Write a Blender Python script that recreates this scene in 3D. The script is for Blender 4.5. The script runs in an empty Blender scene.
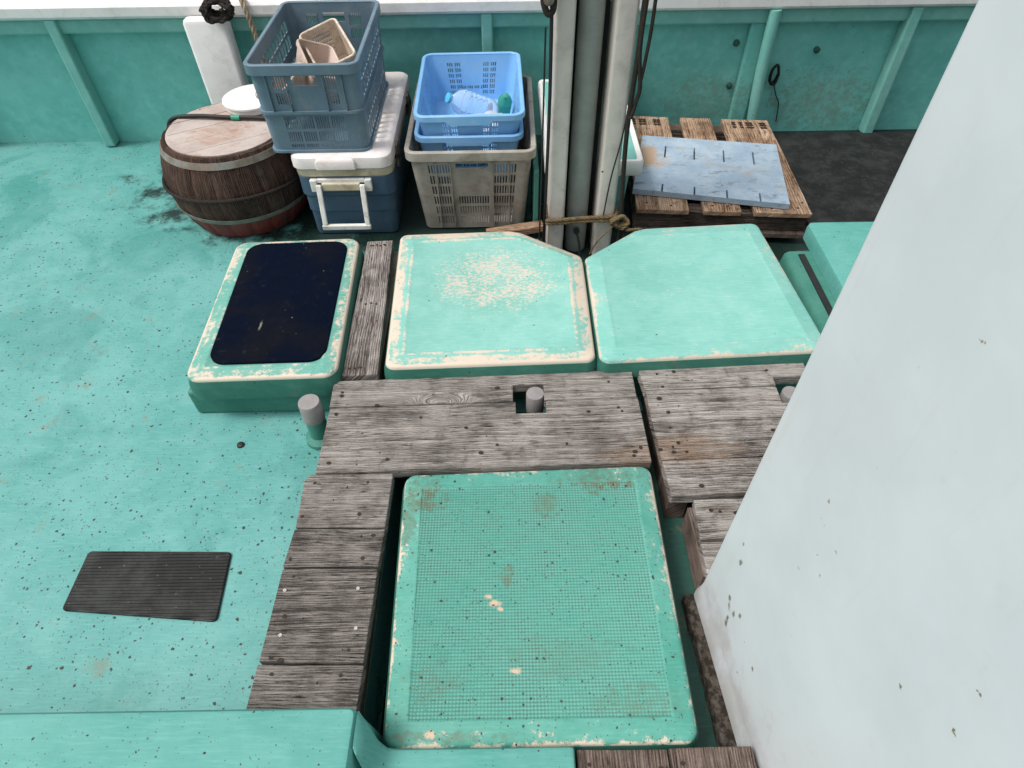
import bpy, bmesh, math, random
from mathutils import Vector, Matrix
random.seed(7)
R = math.radians
SC = bpy.context.scene
COL = SC.collection

# ------------------------------------------------------------------ camera
cam = bpy.data.cameras.new('camera'); co = bpy.data.objects.new('camera', cam); COL.objects.link(co)
cam.sensor_width = 36.0; cam.lens = 36.0 * 650 / 1024; cam.clip_start = 0.05; cam.clip_end = 5000
Zc = Vector((-9, 586, 650)).normalized(); F = Vector((0, 0, -1))
Yc = (F - F.dot(Zc) * Zc).normalized(); Xc = Yc.cross(Zc)
co.matrix_world = Matrix.Translation((0, 0, 1.65)) @ Matrix((Xc, Yc, Zc)).to_4x4()
SC.camera = co

# ------------------------------------------------------------------ sky, sun, exposure
SUN_EL, SUN_AZ = 60.0, -105.0      # azimuth from +Y, towards -X
w = bpy.data.worlds.new('World'); SC.world = w; w.use_nodes = True
wn = w.node_tree; wn.nodes.clear()
sky = wn.nodes.new('ShaderNodeTexSky'); sky.sky_type = 'NISHITA'; sky.sun_disc = False
sky.sun_elevation = R(SUN_EL); sky.sun_rotation = R(SUN_AZ); sky.dust_density = 4.0; sky.air_density = 1.2
hs = wn.nodes.new('ShaderNodeHueSaturation'); hs.inputs['Saturation'].default_value = 0.22
bg = wn.nodes.new('ShaderNodeBackground'); bg.inputs[1].default_value = 0.125
wo = wn.nodes.new('ShaderNodeOutputWorld')
tc = wn.nodes.new('ShaderNodeTexCoord'); sx = wn.nodes.new('ShaderNodeSeparateXYZ'); wn.links.new(tc.outputs['Generated'], sx.inputs[0])
mr = wn.nodes.new('ShaderNodeMapRange'); wn.links.new(sx.outputs[2], mr.inputs['Value'])       # overcast sky: zenith about three times the horizon
mr.inputs['To Min'].default_value = 0.62; mr.inputs['To Max'].default_value = 1.15
vm = wn.nodes.new('ShaderNodeVectorMath'); vm.operation = 'SCALE'; wn.links.new(hs.outputs[0], vm.inputs[0]); wn.links.new(mr.outputs[0], vm.inputs['Scale'])
wn.links.new(sky.outputs[0], hs.inputs['Color']); wn.links.new(vm.outputs[0], bg.inputs[0]); wn.links.new(bg.outputs[0], wo.inputs[0])
sl = bpy.data.lights.new('sun', 'SUN'); sl.energy = 1.5; sl.angle = R(16); sl.color = (1, 0.97, 0.93)
so = bpy.data.objects.new('sun', sl); COL.objects.link(so); so.location = (-2, 4, 6)
d = Vector((math.sin(R(SUN_AZ)) * math.cos(R(SUN_EL)), math.cos(R(SUN_AZ)) * math.cos(R(SUN_EL)), math.sin(R(SUN_EL))))
so.rotation_euler = d.to_track_quat('Z', 'Y').to_euler()
SC.view_settings.view_transform = 'Standard'; SC.view_settings.look = 'None'
SC.view_settings.exposure = 0.48; SC.view_settings.gamma = 1; SC.view_settings.use_curve_mapping = False

# ------------------------------------------------------------------ object helpers
def tag(o, label=None, cat=None, group=None, kind=None):
    if label: o['label'] = label
    if cat: o['category'] = cat
    if group: o['group'] = group
    if kind: o['kind'] = kind
    return o
def empty(name, loc, label, cat, group=None):
    o = bpy.data.objects.new(name, None); COL.objects.link(o); o.location = loc
    o.empty_display_size = 0.05
    return tag(o, label, cat, group)
def mesh(name, bm, m, parent=None, smooth=False, bevel=0, seg=2, origin=None):
    """links bm (world coords) as one mesh; origin moves the pivot"""
    bmesh.ops.remove_doubles(bm, verts=bm.verts, dist=1e-6)
    bmesh.ops.recalc_face_normals(bm, faces=bm.faces)
    off = Vector(parent.location) if parent and parent.type == 'EMPTY' and not parent.parent else (Vector(parent['_o']) if parent and '_o' in parent else Vector(origin or (0, 0, 0)))
    base = Vector((0, 0, 0))
    if parent: bmesh.ops.translate(bm, vec=-off, verts=bm.verts)
    elif origin: bmesh.ops.translate(bm, vec=-off, verts=bm.verts)
    me = bpy.data.meshes.new(name); bm.to_mesh(me); bm.free()
    me.materials.append(m)
    for p in me.polygons: p.use_smooth = smooth
    o = bpy.data.objects.new(name, me); COL.objects.link(o)
    if parent: o.parent = parent
    elif origin: o.location = origin
    if smooth:
        me.set_sharp_from_angle(angle=R(38))
    if bevel:
        b = o.modifiers.new('bevel', 'BEVEL'); b.width = bevel; b.segments = seg; b.limit_method = 'ANGLE'; b.angle_limit = R(40)
    return o
def sub(name, bm, m, part, **k):
    """sub-part under a part (same coordinate frame as the thing)"""
    t = part.parent
    o = mesh(name, bm, m, t if t else None, **k)
    if t: o.parent = part
    else:
        o.parent = part
        for v in o.data.vertices: v.co -= part.location
    return o
def B(): return bmesh.new()
def box(bm, x0, x1, y0, y1, z0, z1, M=None):
    vs = [bm.verts.new((M @ Vector(c)) if M else c) for c in ((x0,y0,z0),(x1,y0,z0),(x1,y1,z0),(x0,y1,z0),(x0,y0,z1),(x1,y0,z1),(x1,y1,z1),(x0,y1,z1))]
    for f in ((0,3,2,1),(4,5,6,7),(0,1,5,4),(1,2,6,5),(2,3,7,6),(3,0,4,7)): bm.faces.new([vs[i] for i in f])
    return bm
def outline(poly, r, inset=0.0, n=5):
    """offset a convex ccw polygon inwards, round its corners, return 2-d points"""
    N = len(poly); P = [Vector(p) for p in poly]; lines = []
    for i in range(N):
        a, b = P[i], P[(i+1) % N]; t = (b-a).normalized(); nrm = Vector((-t.y, t.x)); lines.append((a + nrm*inset, t))
    C = []
    for i in range(N):
        (p1, t1), (p2, t2) = lines[i-1], lines[i]
        den = t1.x*t2.y - t1.y*t2.x
        s = ((p2.x-p1.x)*t2.y - (p2.y-p1.y)*t2.x) / den
        C.append((p1 + t1*s, t1, t2))
    out = []
    rr = max(r - inset, 0.003)
    for c, t1, t2 in C:
        ang = t1.angle(t2); L = rr*math.tan(ang/2)
        a, b = c - t1*L, c + t2*L
        nrm = Vector((-t1.y, t1.x)); ce = a + nrm*rr
        a0 = math.atan2((a-ce).y, (a-ce).x)
        for k in range(n+1):
            th = a0 + ang*k/n; out.append((ce.x + rr*math.cos(th), ce.y + rr*math.sin(th)))
    return out
def loft(bm, loops, cap0=True, cap1=True, ring=False):
    V = [[bm.verts.new(p) for p in l] for l in loops]
    n = len(V[0]); m = len(V)
    for i in range(m if ring else m-1):
        A, Bv = V[i], V[(i+1) % m]
        for j in range(n):
            k = (j+1) % n
            bm.faces.new((A[j], A[k], Bv[k], Bv[j]))
    if not ring:
        if cap0: bm.faces.new(V[0][::-1])
        if cap1: bm.faces.new(V[-1])
    return bm
def rect(x0, x1, y0, y1): return [(x0,y0),(x1,y0),(x1,y1),(x0,y1)]
def stack(bm, poly, r, prof, n=5, M=None, **k):
    L = []
    for ins, z in prof:
        l = [Vector((x, y, z)) for x, y in outline(poly, r, ins, n)]
        if M: l = [M @ v for v in l]
        L.append(l)
    return loft(bm, L, **k)
def lathe(bm, prof, M=Matrix(), n=32, cap0=True, cap1=True):
    return loft(bm, [[M @ Vector((r*math.cos(2*math.pi*k/n), r*math.sin(2*math.pi*k/n), z)) for k in range(n)] for r, z in prof], cap0, cap1)
def spline(pts, per=8):
    P = [Vector(p) for p in pts]; P = [2*P[0]-P[1]] + P + [2*P[-1]-P[-2]]; out = []
    for i in range(1, len(P)-2):
        a, b, c, e = P[i-1:i+3]
        for k in range(per):
            t = k/per
            out.append(0.5*((2*b) + (c-a)*t + (2*a-5*b+4*c-e)*t*t + (3*b-a-3*c+e)*t**3))
    out.append(P[-2]); return out
def frames(path):
    T = [(path[min(i+1, len(path)-1)] - path[max(i-1, 0)]).normalized() for i in range(len(path))]
    u = T[0].orthogonal().normalized(); out = []
    for p, t in zip(path, T):
        u = (u - u.dot(t)*t).normalized(); out.append((p, u, t.cross(u)))
    return out
def tube(bm, pts, r, n=8, per=8, smooth=True, r2=None):
    path = spline(pts, per) if smooth else [Vector(p) for p in pts]
    fr = frames(path); m = len(fr)-1
    loft(bm, [[p + (u*math.cos(2*math.pi*k/n) + v*math.sin(2*math.pi*k/n)) * (r if r2 is None else r+(r2-r)*i/m) for k in range(n)] for i, (p, u, v) in enumerate(fr)])
    return bm
def rope(bm, pts, r, pitch=None, strands=3):
    pitch = pitch or r*7
    path = spline(pts, 10)
    # resample finely
    fine = [path[0]]
    for a, b in zip(path, path[1:]):
        k = max(1, int((b-a).length/(pitch/7)))
        for i in range(1, k+1): fine.append(a.lerp(b, i/k))
    fr = frames(fine); s = 0; S = [0]
    for a, b in zip(fine, fine[1:]): s += (b-a).length; S.append(s)
    for q in range(strands):
        c = []
        for (p, u, v), l in zip(fr, S):
            th = 2*math.pi*(l/pitch + q/strands); c.append(p + (u*math.cos(th)+v*math.sin(th))*r*0.52)
        f2 = frames(c)
        loft(bm, [[p + (u*math.cos(2*math.pi*k/6)+v*math.sin(2*math.pi*k/6))*r*0.56 for k in range(6)] for p, u, v in f2])
    return bm
def panel(bm, P, nrm, t, holes):
    """sheet P(u,v) with real rectangular openings, thickness t along nrm"""
    us = sorted({0.0, 1.0} | {round(h[i], 5) for h in holes for i in (0, 1)})
    vs = sorted({0.0, 1.0} | {round(h[i], 5) for h in holes for i in (2, 3)})
    def hole(i, j):
        if i < 0 or j < 0 or i >= len(us)-1 or j >= len(vs)-1: return True
        u, v = (us[i]+us[i+1])/2, (vs[j]+vs[j+1])/2
        return any(h[0] < u < h[1] and h[2] < v < h[3] for h in holes)
    cache = {}
    def V(i, j, s):
        if (i, j, s) not in cache: cache[(i, j, s)] = bm.verts.new(P(us[i], vs[j]) + nrm*(t*s))
        return cache[(i, j, s)]
    for i in range(len(us)-1):
        for j in range(len(vs)-1):
            if hole(i, j): continue
            bm.faces.new((V(i,j,0), V(i+1,j,0), V(i+1,j+1,0), V(i,j+1,0)))
            bm.faces.new((V(i,j,1), V(i,j+1,1), V(i+1,j+1,1), V(i+1,j,1)))
            if hole(i-1, j): bm.faces.new((V(i,j,0), V(i,j+1,0), V(i,j+1,1), V(i,j,1)))
            if hole(i+1, j): bm.faces.new((V(i+1,j,0), V(i+1,j,1), V(i+1,j+1,1), V(i+1,j+1,0)))
            if hole(i, j-1): bm.faces.new((V(i,j,0), V(i,j,1), V(i+1,j,1), V(i+1,j,0)))
            if hole(i, j+1): bm.faces.new((V(i,j+1,0), V(i+1,j+1,0), V(i+1,j+1,1), V(i,j+1,1)))
def slots(u0, u1, v0, v1, n, fill=0.55):
    p = (u1-u0)/n
    return [(u0+p*i+p*(1-fill)/2, u0+p*i+p*(1+fill)/2, v0, v1) for i in range(n)]
def dist_attr(o, poly, name='edge'):
    """stores each vertex's distance from the outline of its cover (drives where the paint is worn)"""
    P = [Vector(p) for p in poly]
    at = o.data.attributes.new(name, 'FLOAT', 'POINT')
    for i, v in enumerate(o.data.vertices):
        q = Vector((v.co.x+o.location.x, v.co.y+o.location.y)); best = 9
        for a, b in zip(P, P[1:]+P[:1]):
            t = max(0, min(1, (q-a).dot(b-a)/(b-a).length_squared)); best = min(best, (q-(a+(b-a)*t)).length)
        at.data[i].value = best

# ------------------------------------------------------------------ node helpers
class NT:
    def __init__(s, name):
        s.m = bpy.data.materials.new(name); s.m.use_nodes = True; s.t = s.m.node_tree; s.t.nodes.clear()
        s.out = s.t.nodes.new('ShaderNodeOutputMaterial'); s.b = s.t.nodes.new('ShaderNodeBsdfPrincipled')
        s.t.links.new(s.b.outputs[0], s.out.inputs[0])
        s.geo = None
    def set(s, sock, v):
        if hasattr(v, 'links'): s.t.links.new(v, sock)
        else: sock.default_value = v
    def n(s, typ, props={}, **ins):
        nd = s.t.nodes.new('ShaderNode'+typ)
        for k, v in props.items(): setattr(nd, k, v)
        for k, v in ins.items():
            if k[0] == '_' : s.set(nd.inputs[int(k[1:])], v)
            else: s.set(nd.inputs[k.replace('_', ' ')], v)
        return nd
    def pos(s): return s.n('NewGeometry').outputs['Position']
    def uv(s): return s.n('UVMap').outputs[0]
    def math(s, op, a, b=0.0, c=0.0, clamp=False):
        return s.n('Math', {'operation': op, 'use_clamp': clamp}, _0=a, _1=b, _2=c).outputs[0]
    def vmul(s, v, k): return s.n('VectorMath', {'operation': 'MULTIPLY'}, _0=v, _1=k).outputs[0]
    def noise(s, v, scale, detail=3, rough=0.5, dist=0.0): return s.n('TexNoise', {}, Vector=v, Scale=scale, Detail=detail, Roughness=rough, Distortion=dist).outputs[0]
    def ss(s, x, a, b): return s.n('MapRange', {'interpolation_type': 'SMOOTHSTEP'}, Value=x, From_Min=a, From_Max=b, To_Min=0.0, To_Max=1.0).outputs[0]
    def mix(s, f, a, b, blend='MIX'):
        nd = s.t.nodes.new('ShaderNodeMix'); nd.data_type = 'RGBA'; nd.blend_type = blend
        c = lambda x: x if hasattr(x, 'links') else (*x, 1.0)
        s.set(nd.inputs[0], f); s.set(nd.inputs[6], c(a)); s.set(nd.inputs[7], c(b)); return nd.outputs[2]
    def bump(s, h, strength, dist, normal=None):
        k = dict(Height=h, Strength=strength, Distance=dist)
        if normal: k['Normal'] = normal
        return s.n('Bump', {}, **k).outputs[0]
    def blob(s, p, c, r, wob=None):
        """soft-edged patch of its own shape: ellipsoid at c with radii r; 1 inside"""
        v = s.n('VectorMath', {'operation': 'SUBTRACT'}, _0=p, _1=c).outputs[0]
        v = s.vmul(v, tuple(1/x for x in r)); l = s.n('VectorMath', {'operation': 'LENGTH'}, _0=v).outputs['Value']
        if wob is not None:
            l = s.math('MULTIPLY_ADD', wob, 1.6, s.math('SUBTRACT', l, 0.8))
            l = s.math('MULTIPLY_ADD', s.noise(p, 70, 4, .7), 1.6, s.math('SUBTRACT', l, 0.8))
        return s.ss(l, 1.15, 0.35)
    def fin(s, col, rough=0.5, normal=None, spec=0.4, **k):
        s.set(s.b.inputs['Base Color'], col if hasattr(col, 'links') else (*col, 1)); s.set(s.b.inputs['Roughness'], rough)
        s.b.inputs['Specular IOR Level'].default_value = spec
        if normal: s.set(s.b.inputs['Normal'], normal)
        for kk, v in k.items(): s.set(s.b.inputs[kk.replace('_', ' ')], v)
        return s.m
def speckle(s, p, scale, size, keep, seed=0):
    """little irregular chips: voronoi cells, only a fraction kept"""
    q = s.n('VectorMath', {'operation': 'ADD'}, _0=p, _1=(seed, seed*.7, 0.0)).outputs[0]
    wob = s.noise(q, scale*2.6, 3, .7); vn = s.n('TexVoronoi', {}, Vector=q, Scale=scale)
    rnd = s.n('SeparateColor', {}, _0=vn.outputs['Color']).outputs[0]
    dd = s.math('ADD', vn.outputs['Distance'], s.math('MULTIPLY', s.math('SUBTRACT', wob, .5), .75))
    rad = s.math('MULTIPLY', s.math('MULTIPLY_ADD', s.ss(rnd, 1-keep*.6, 1.0), .7, .3), size)
    return s.math('MULTIPLY', s.math('GREATER_THAN', rnd, 1-keep), s.ss(dd, s.math('ADD', rad, .05), rad))

CREAM = (.58, .47, .36)
def mint(name, base=(.15, .47, .37), light=(.27, .62, .52), wear=1.0, border=.045, patch=None, specks=.15, brown=.0,
         dimple=False, edge=True, scratches=True, rough=.5, stains=(), patch_amt=1.0, size=1.0, puddle=False, chips=()):
    s = NT(name); p = s.pos()
    big = s.noise(p, 3.0, 4, .6); mid = s.noise(p, 14, 5, .65); fine = s.noise(p, 90, 4, .7)
    col = s.mix(s.ss(s.math('ADD', s.math('MULTIPLY', big, .6), s.math('MULTIPLY', mid, .4)), .35, .65), base, light)
    str_ = s.noise(s.vmul(p, (6, 60, 6)), 3, 3, .6)
    col = s.mix(s.math('MULTIPLY', s.ss(str_, .45, .75), .35), col, tuple(min(1, c*1.2+.03) for c in light))
    h = s.math('MULTIPLY', fine, .3)
    gr = None
    if dimple:
        uvn = s.n('SeparateXYZ', {}, _0=s.uv())
        fx = s.math('PINGPONG', uvn.outputs[0], .0042); fy = s.math('PINGPONG', uvn.outputs[1], .0042)
        mx = s.ss(fx, .0016, .0028); my = s.ss(fy, .0016, .0028)
        gr = s.math('SUBTRACT', 1.0, s.math('MULTIPLY', mx, my))       # groove
        e = s.n('Attribute', {'attribute_name': 'edge'}).outputs['Fac']
        ins = s.ss(e, border+.004, border+.008); gr = s.math('MULTIPLY', gr, ins)
        dots = s.math('MULTIPLY', s.math('MULTIPLY', s.ss(fx, .0028, .0012), s.ss(fy, .0028, .0012)), ins)
        grime_shade = s.ss(s.math('ADD', s.math('MULTIPLY', big, .5), s.math('MULTIPLY', mid, .5)), .42, .62)
        col = s.mix(s.math('MULTIPLY', dots, s.math('MULTIPLY_ADD', grime_shade, .55, .18)), col, (.03, .075, .055))
        col = s.mix(s.math('MULTIPLY', s.math('MULTIPLY', s.ss(fy, .0026, .0010), ins), .30), col, (.04, .13, .10))
        col = s.mix(s.math('MULTIPLY', s.math('MULTIPLY', s.math('MULTIPLY', mx, my), ins), .22), col, (.30, .58, .50))
        col = s.mix(s.math('MULTIPLY', s.math('MULTIPLY', gr, grime_shade), .30), col, (.06, .15, .11))
        h = s.math('SUBTRACT', h, s.math('MULTIPLY', gr, 1.2))
    for c, r, a in stains:     # brown-green grime patches
        bl = s.blob(p, c, tuple(x*1.25 for x in r), mid)
        bl = s.ss(s.math('MULTIPLY_ADD', bl, .42, s.math('MULTIPLY', s.noise(p, 38, 7, .78), .9)), .74, .95)
        if gr is not None: col = s.mix(s.math('MULTIPLY', s.math('MULTIPLY', bl, s.math('MULTIPLY_ADD', gr, .45, .5)), min(1.0, a*1.15)), col, (.12, .095, .045))
        else: col = s.mix(s.math('MULTIPLY', bl, a), col, (.2, .15, .08))
    if edge:
        e = s.n('Attribute', {'attribute_name': 'edge'}).outputs['Fac']
        on = s.ss(e, border*1.05, border*.55)
        ridge = s.math('MULTIPLY', s.ss(e, border*.78, border*.98), s.ss(e, border*1.25, border*1.02))
        outer = s.ss(e, .016, .0)
        th = s.math('ADD', s.math('ADD', s.math('MULTIPLY', on, .16), s.math('MULTIPLY', outer, .16)), s.math('MULTIPLY', ridge, .14))
        nn = s.math('ADD', s.math('ADD', s.math('MULTIPLY', mid, .32), s.math('MULTIPLY', s.noise(p, 55, 6, .78), .40)), s.math('MULTIPLY', big, .28))
        up = s.n('SeparateXYZ', {}, _0=s.n('NewGeometry').outputs['Normal']).outputs[2]
        v = s.math('ADD', nn, s.math('MULTIPLY', th, wear))
        m = s.math('MULTIPLY', s.ss(v, .635, .70), s.ss(up, .1, .5))
        col = s.mix(m, col, s.mix(fine, CREAM, (.62, .55, .46)))
        h = s.math('SUBTRACT', h, s.math('MULTIPLY', m, .5))
    if patch:
        c, r = patch
        bl = s.blob(p, c, r, None)
        nn = s.math('ADD', s.math('MULTIPLY', s.noise(s.vmul(p, (1, 1.6, 1)), 60, 8, .8), .80), s.math('MULTIPLY', mid, .20))
        m = s.ss(s.math('ADD', nn, s.math('MULTIPLY', bl, .085*patch_amt)), .595, .63)
        m = s.math('MULTIPLY', m, s.math('MINIMUM', 1.0, s.math('MULTIPLY', bl, 2.0)))
        col = s.mix(m, col, (.60, .49, .41))
    if brown:
        m = s.math('MULTIPLY', s.ss(s.noise(p, 7, 5, .7), .60, .72), brown); col = s.mix(m, col, (.2, .14, .07))
    for cx_, cy_, cr in chips:
        col = s.mix(s.math('MULTIPLY', s.blob(p, (cx_, cy_, 0.0), (cr*1.6, cr, .3), s.noise(p, 90, 4, .7)), .9), col, (.58, .42, .30))
    if puddle: col = s.mix(speckle(s, p, 34, .13, .42, 7.7), col, (.03, .028, .022))
    if specks:
        m = speckle(s, p, 62/size, .16*size, specks*.7); col = s.mix(m, col, (.035, .03, .025))
        m = speckle(s, p, 130/size, .20, min(1, specks*1.2), 3.1); col = s.mix(s.math('MULTIPLY', m, .8), col, (.06, .05, .04))
    rg = s.math('MULTIPLY_ADD', mid, .25, rough-.1)
    if puddle:      # damp film, scuffs, and a ragged near-black tone over the far strip of deck
        wet = s.ss(s.noise(p, 2.6, 5, .6, .5), .50, .60); rg = s.mix(s.math('MULTIPLY', wet, .8), rg, (.16, .16, .16))
        col = s.mix(s.math('MULTIPLY', wet, .22), col, (.03, .17, .14))
        sc = s.ss(s.noise(s.vmul(p, (30, 4, 1)), 1.0, 5, .7, .8), .60, .68); col = s.mix(s.math('MULTIPLY', sc, .30), col, (.20, .34, .31))
        far_dark = s.n('VectorMath', {'operation': 'SUBTRACT'}, _0=p, _1=(.9, 3.1, 0.0)).outputs[0]
        far_dark = s.n('VectorMath', {'operation': 'LENGTH'}, _0=s.vmul(far_dark, (1/2.7, 1/.80, 0.0))).outputs['Value']
        far_dark = s.math('MULTIPLY_ADD', s.noise(p, 5, 6, .7), .9, s.math('SUBTRACT', far_dark, .45))
        col = s.mix(s.math('MULTIPLY', s.ss(far_dark, 1.08, .92), .96), col, (.008, .016, .012))
    return s.fin(col, rg, s.bump(h, .5, .0025), .35)
def wood(name, lo=(.075, .06, .05), mid_=(.24, .205, .18), hi=(.42, .375, .335), stains=(), stain_col=(.24, .125, .05), scale=1.0, knots=1.0):
    s = NT(name); p = s.pos(); u = s.n('SeparateXYZ', {}, _0=s.uv()); U, V = u.outputs[0], u.outputs[1]
    wv = s.n('CombineXYZ', {}, _0=s.math('MULTIPLY', U, 1.6), _1=s.math('MULTIPLY', V, 5)).outputs[0]
    v2 = s.math('MULTIPLY_ADD', s.math('SUBTRACT', s.noise(wv, 1.0, 2, .5), .5), .05, V)
    kv = s.n('CombineXYZ', {}, _0=s.math('MULTIPLY', U, 2.1), _1=s.math('MULTIPLY', V, 5.5)).outputs[0]
    vor = s.n('TexVoronoi', {}, Vector=kv, Scale=1.0, Randomness=1.0); dk = vor.outputs['Distance']
    krnd = s.n('SeparateColor', {}, _0=vor.outputs['Color']).outputs[0]
    k = s.math('MULTIPLY', s.math('MULTIPLY', s.ss(dk, .30, .0), s.math('GREATER_THAN', krnd, .45)), knots)
    field = s.math('MULTIPLY_ADD', k, .085, v2)
    gv = s.n('CombineXYZ', {}, _0=s.math('MULTIPLY', U, 2.2), _1=s.math('MULTIPLY', field, 70*scale)).outputs[0]
    g = s.noise(gv, 1.0, 3, .55)
    fv = s.n('CombineXYZ', {}, _0=s.math('MULTIPLY', U, 20), _1=s.math('MULTIPLY', field, 420*scale)).outputs[0]
    f = s.noise(fv, 1.0, 3, .65)
    mo = s.noise(p, 6, 4, .6)
    ring = s.math('MULTIPLY_ADD', s.math('SINE', s.math('MULTIPLY_ADD', field, 820.0*scale, s.math('MULTIPLY', g, 14.0))), .5, .5)
    orand = s.n('ObjectInfo').outputs['Random']
    t = s.math('ADD', s.math('ADD', s.math('ADD', s.math('MULTIPLY', g, .22), s.math('ADD', s.math('MULTIPLY', f, .28), s.math('MULTIPLY', s.noise(p, 260, 3, .7), .13))), s.math('MULTIPLY', mo, .27)), s.math('MULTIPLY_ADD', orand, .05, s.math('MULTIPLY', ring, .055)))
    rp = s.t.nodes.new('ShaderNodeValToRGB'); s.t.links.new(t, rp.inputs[0]); el = rp.color_ramp.elements
    el[0].position = .42; el[0].color = (*lo, 1); el[1].position = .585; el[1].color = (*hi, 1)
    m = el.new(.495); m.color = (*mid_, 1)
    col = rp.outputs[0]
    crack = s.math('MULTIPLY', s.ss(f, .42, .34), s.ss(s.noise(gv, .8, 2), .45, .6))
    col = s.mix(s.math('MULTIPLY', crack, .75), col, (.03, .024, .02))
    kc = s.math('MULTIPLY', s.ss(dk, .07, .02), s.math('MULTIPLY', s.math('GREATER_THAN', krnd, .45), knots)); col = s.mix(s.math('MULTIPLY', kc, .6), col, (.07, .055, .045))
    col = s.mix(s.math('MULTIPLY', s.ss(s.noise(p, 13, 6, .7, .4), .52, .68), .6), col, (.085, .072, .062))
    for c, r, a in stains: col = s.mix(s.math('MULTIPLY', s.math('MULTIPLY', s.blob(p, c, tuple(x*1.5 for x in r), s.noise(s.vmul(p, (.4, 1, 1)), 16, 3)), s.ss(f, .3, .6)), a), col, stain_col)
    m = speckle(s, p, 60, .16, .10, 1.3); col = s.mix(m, col, (.03, .025, .02))
    lc = s.math('MULTIPLY', s.ss(s.noise(s.n('CombineXYZ', {}, _0=s.math('MULTIPLY', U, 3.0), _1=s.math('MULTIPLY', field, 150*scale)).outputs[0], 1.0, 1, .5), .30, .24), .9); col = s.mix(lc, col, (.022, .018, .014))
    h = s.math('ADD', s.math('MULTIPLY', ring, .7), s.math('MULTIPLY', f, 1.1)); h = s.math('SUBTRACT', h, crack)
    return s.fin(col, .85, s.bump(h, .9, .004), .15)
def plain(name, c1, c2=None, rough=.5, nscale=12, bump=.15, spec=.4, dirt=None, dirt_amt=.5, dscale=8, specks=0, lo=.35, hi=.7, bdist=.001, **k):
    s = NT(name); p = s.pos(); c2 = c2 or tuple(x*.8 for x in c1)
    n = s.noise(p, nscale, 5, .65); col = s.mix(s.ss(n, lo, hi), c1, c2)
    if dirt: col = s.mix(s.math('MULTIPLY', s.ss(s.noise(p, dscale, 6, .7, .5), .5, .68), dirt_amt), col, dirt)
    scr = s.ss(s.noise(s.vmul(p, (1, .35, 1)), 110, 5, .8, 1.5), .60, .70); col = s.mix(s.math('MULTIPLY', scr, .28), col, tuple(min(.85, x*1.5+.06) for x in c1))
    if specks: col = s.mix(speckle(s, p, 50, .2, specks), col, (.05, .04, .03))
    return s.fin(col, s.math('MULTIPLY_ADD', n, .2, rough-.1), s.bump(s.noise(p, nscale*8, 3, .6), bump, bdist), spec, **k)

# ------------------------------------------------------------------ materials
M = {}
M['floor'] = mint('mint_floor', base=(.085, .295, .27), light=(.135, .36, .335), edge=False, specks=.95, rough=.5, brown=.45, size=1.15, puddle=True)
M['gutter'] = mint('mint_gutter_shaded', base=(.012, .065, .048), light=(.025, .09, .07), edge=False, specks=.3, brown=.5)  # deck mint darkened: the shade down in the gutters is in its colour
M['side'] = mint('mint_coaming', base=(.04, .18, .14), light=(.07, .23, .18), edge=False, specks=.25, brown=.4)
M['h1'] = mint('mint_cover_edge_worn', base=(.09, .31, .25), light=(.17, .40, .335), wear=.92, border=.055, specks=.12)
M['h2'] = mint('mint_cover_patchy', base=(.165, .42, .355), light=(.24, .50, .44), wear=1.15, border=.06, patch=((-.06, 2.0, .05), (.33, .27, .3)), patch_amt=1.25, specks=.05)
M['h3'] = mint('mint_cover_fresh', base=(.17, .44, .375), light=(.24, .51, .45), wear=.66, border=.06, patch=((.68, 1.9, .05), (.35, .25, .3)), patch_amt=.15, specks=.03)
M['hc'] = mint('mint_cover_dimpled', base=(.062, .27, .213), light=(.105, .33, .27), wear=.60, border=.05, specks=.95, size=1.1, chips=((-.07, .735, .007), (-.055, .715, .011), (-.04, .70, .006), (0.0, .545, .010), (-.31, .62, .008), (-.20, .405, .010)), dimple=True, brown=.12,
    stains=[((.27, 1.10, -.01), (.17, .055, .1), 1.0), ((-.26, 1.06, -.01), (.07, .09, .1), .7), ((.09, 1.01, -.01), (.06, .05, .1), .5), ((-.02, .79, -.01), (.03, .04, .1), .6),
            ((-.30, .98, -.01), (.03, .16, .1), .9), ((-.17, .40, -.01), (.17, .014, .1), 1.3), ((.30, .47, -.01), (.18, .05, .1), .30), ((-.20, .52, -.01), (.09, .06, .1), .28), ((.12, .58, -.01), (.16, .07, .1), .22)])
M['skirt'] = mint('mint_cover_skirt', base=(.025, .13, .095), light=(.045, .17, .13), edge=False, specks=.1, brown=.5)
M['grime_shade'] = plain('dark_gap_shade', (.006, .018, .014), (.014, .011, .008), .9, 5, spec=.05)  # near-black for the floor below the gap; shade put into the colour
M['housing'] = mint('mint_housing', base=(.08, .30, .26), light=(.12, .35, .31), edge=False, specks=.3, rough=.55)
M['wall_teal'] = mint('teal_bulwark_paint', base=(.12, .43, .385), light=(.18, .52, .47), edge=False, specks=.02, brown=.22,
    stains=[((1.1, 3.5, .0), (.35, .3, .22), .35), ((1.75, 3.5, .0), (.4, .3, .22), .4)])
M['rib_teal'] = mint('teal_rib_paint', base=(.15, .42, .37), light=(.21, .48, .43), edge=False, specks=.04)
M['white'] = plain('white_rail_paint', (.82, .80, .78), (.74, .72, .70), .45, 8, dirt=(.5, .45, .4), dirt_amt=.3, dscale=14)
M['wall_grey'] = plain('white_mast_paint', (.60, .54, .495), (.53, .475, .43), .4, 10, dirt=(.28, .27, .24), dirt_amt=.35, dscale=10, specks=.04)
M['tube'] = plain('grey_tube_paint', (.30, .31, .29), (.24, .25, .235), .35, 7, dirt=(.12, .13, .12), dirt_amt=.3)
M['black'] = plain('black_rubber', (.012, .012, .012), (.02, .02, .018), .6, 20)
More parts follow.
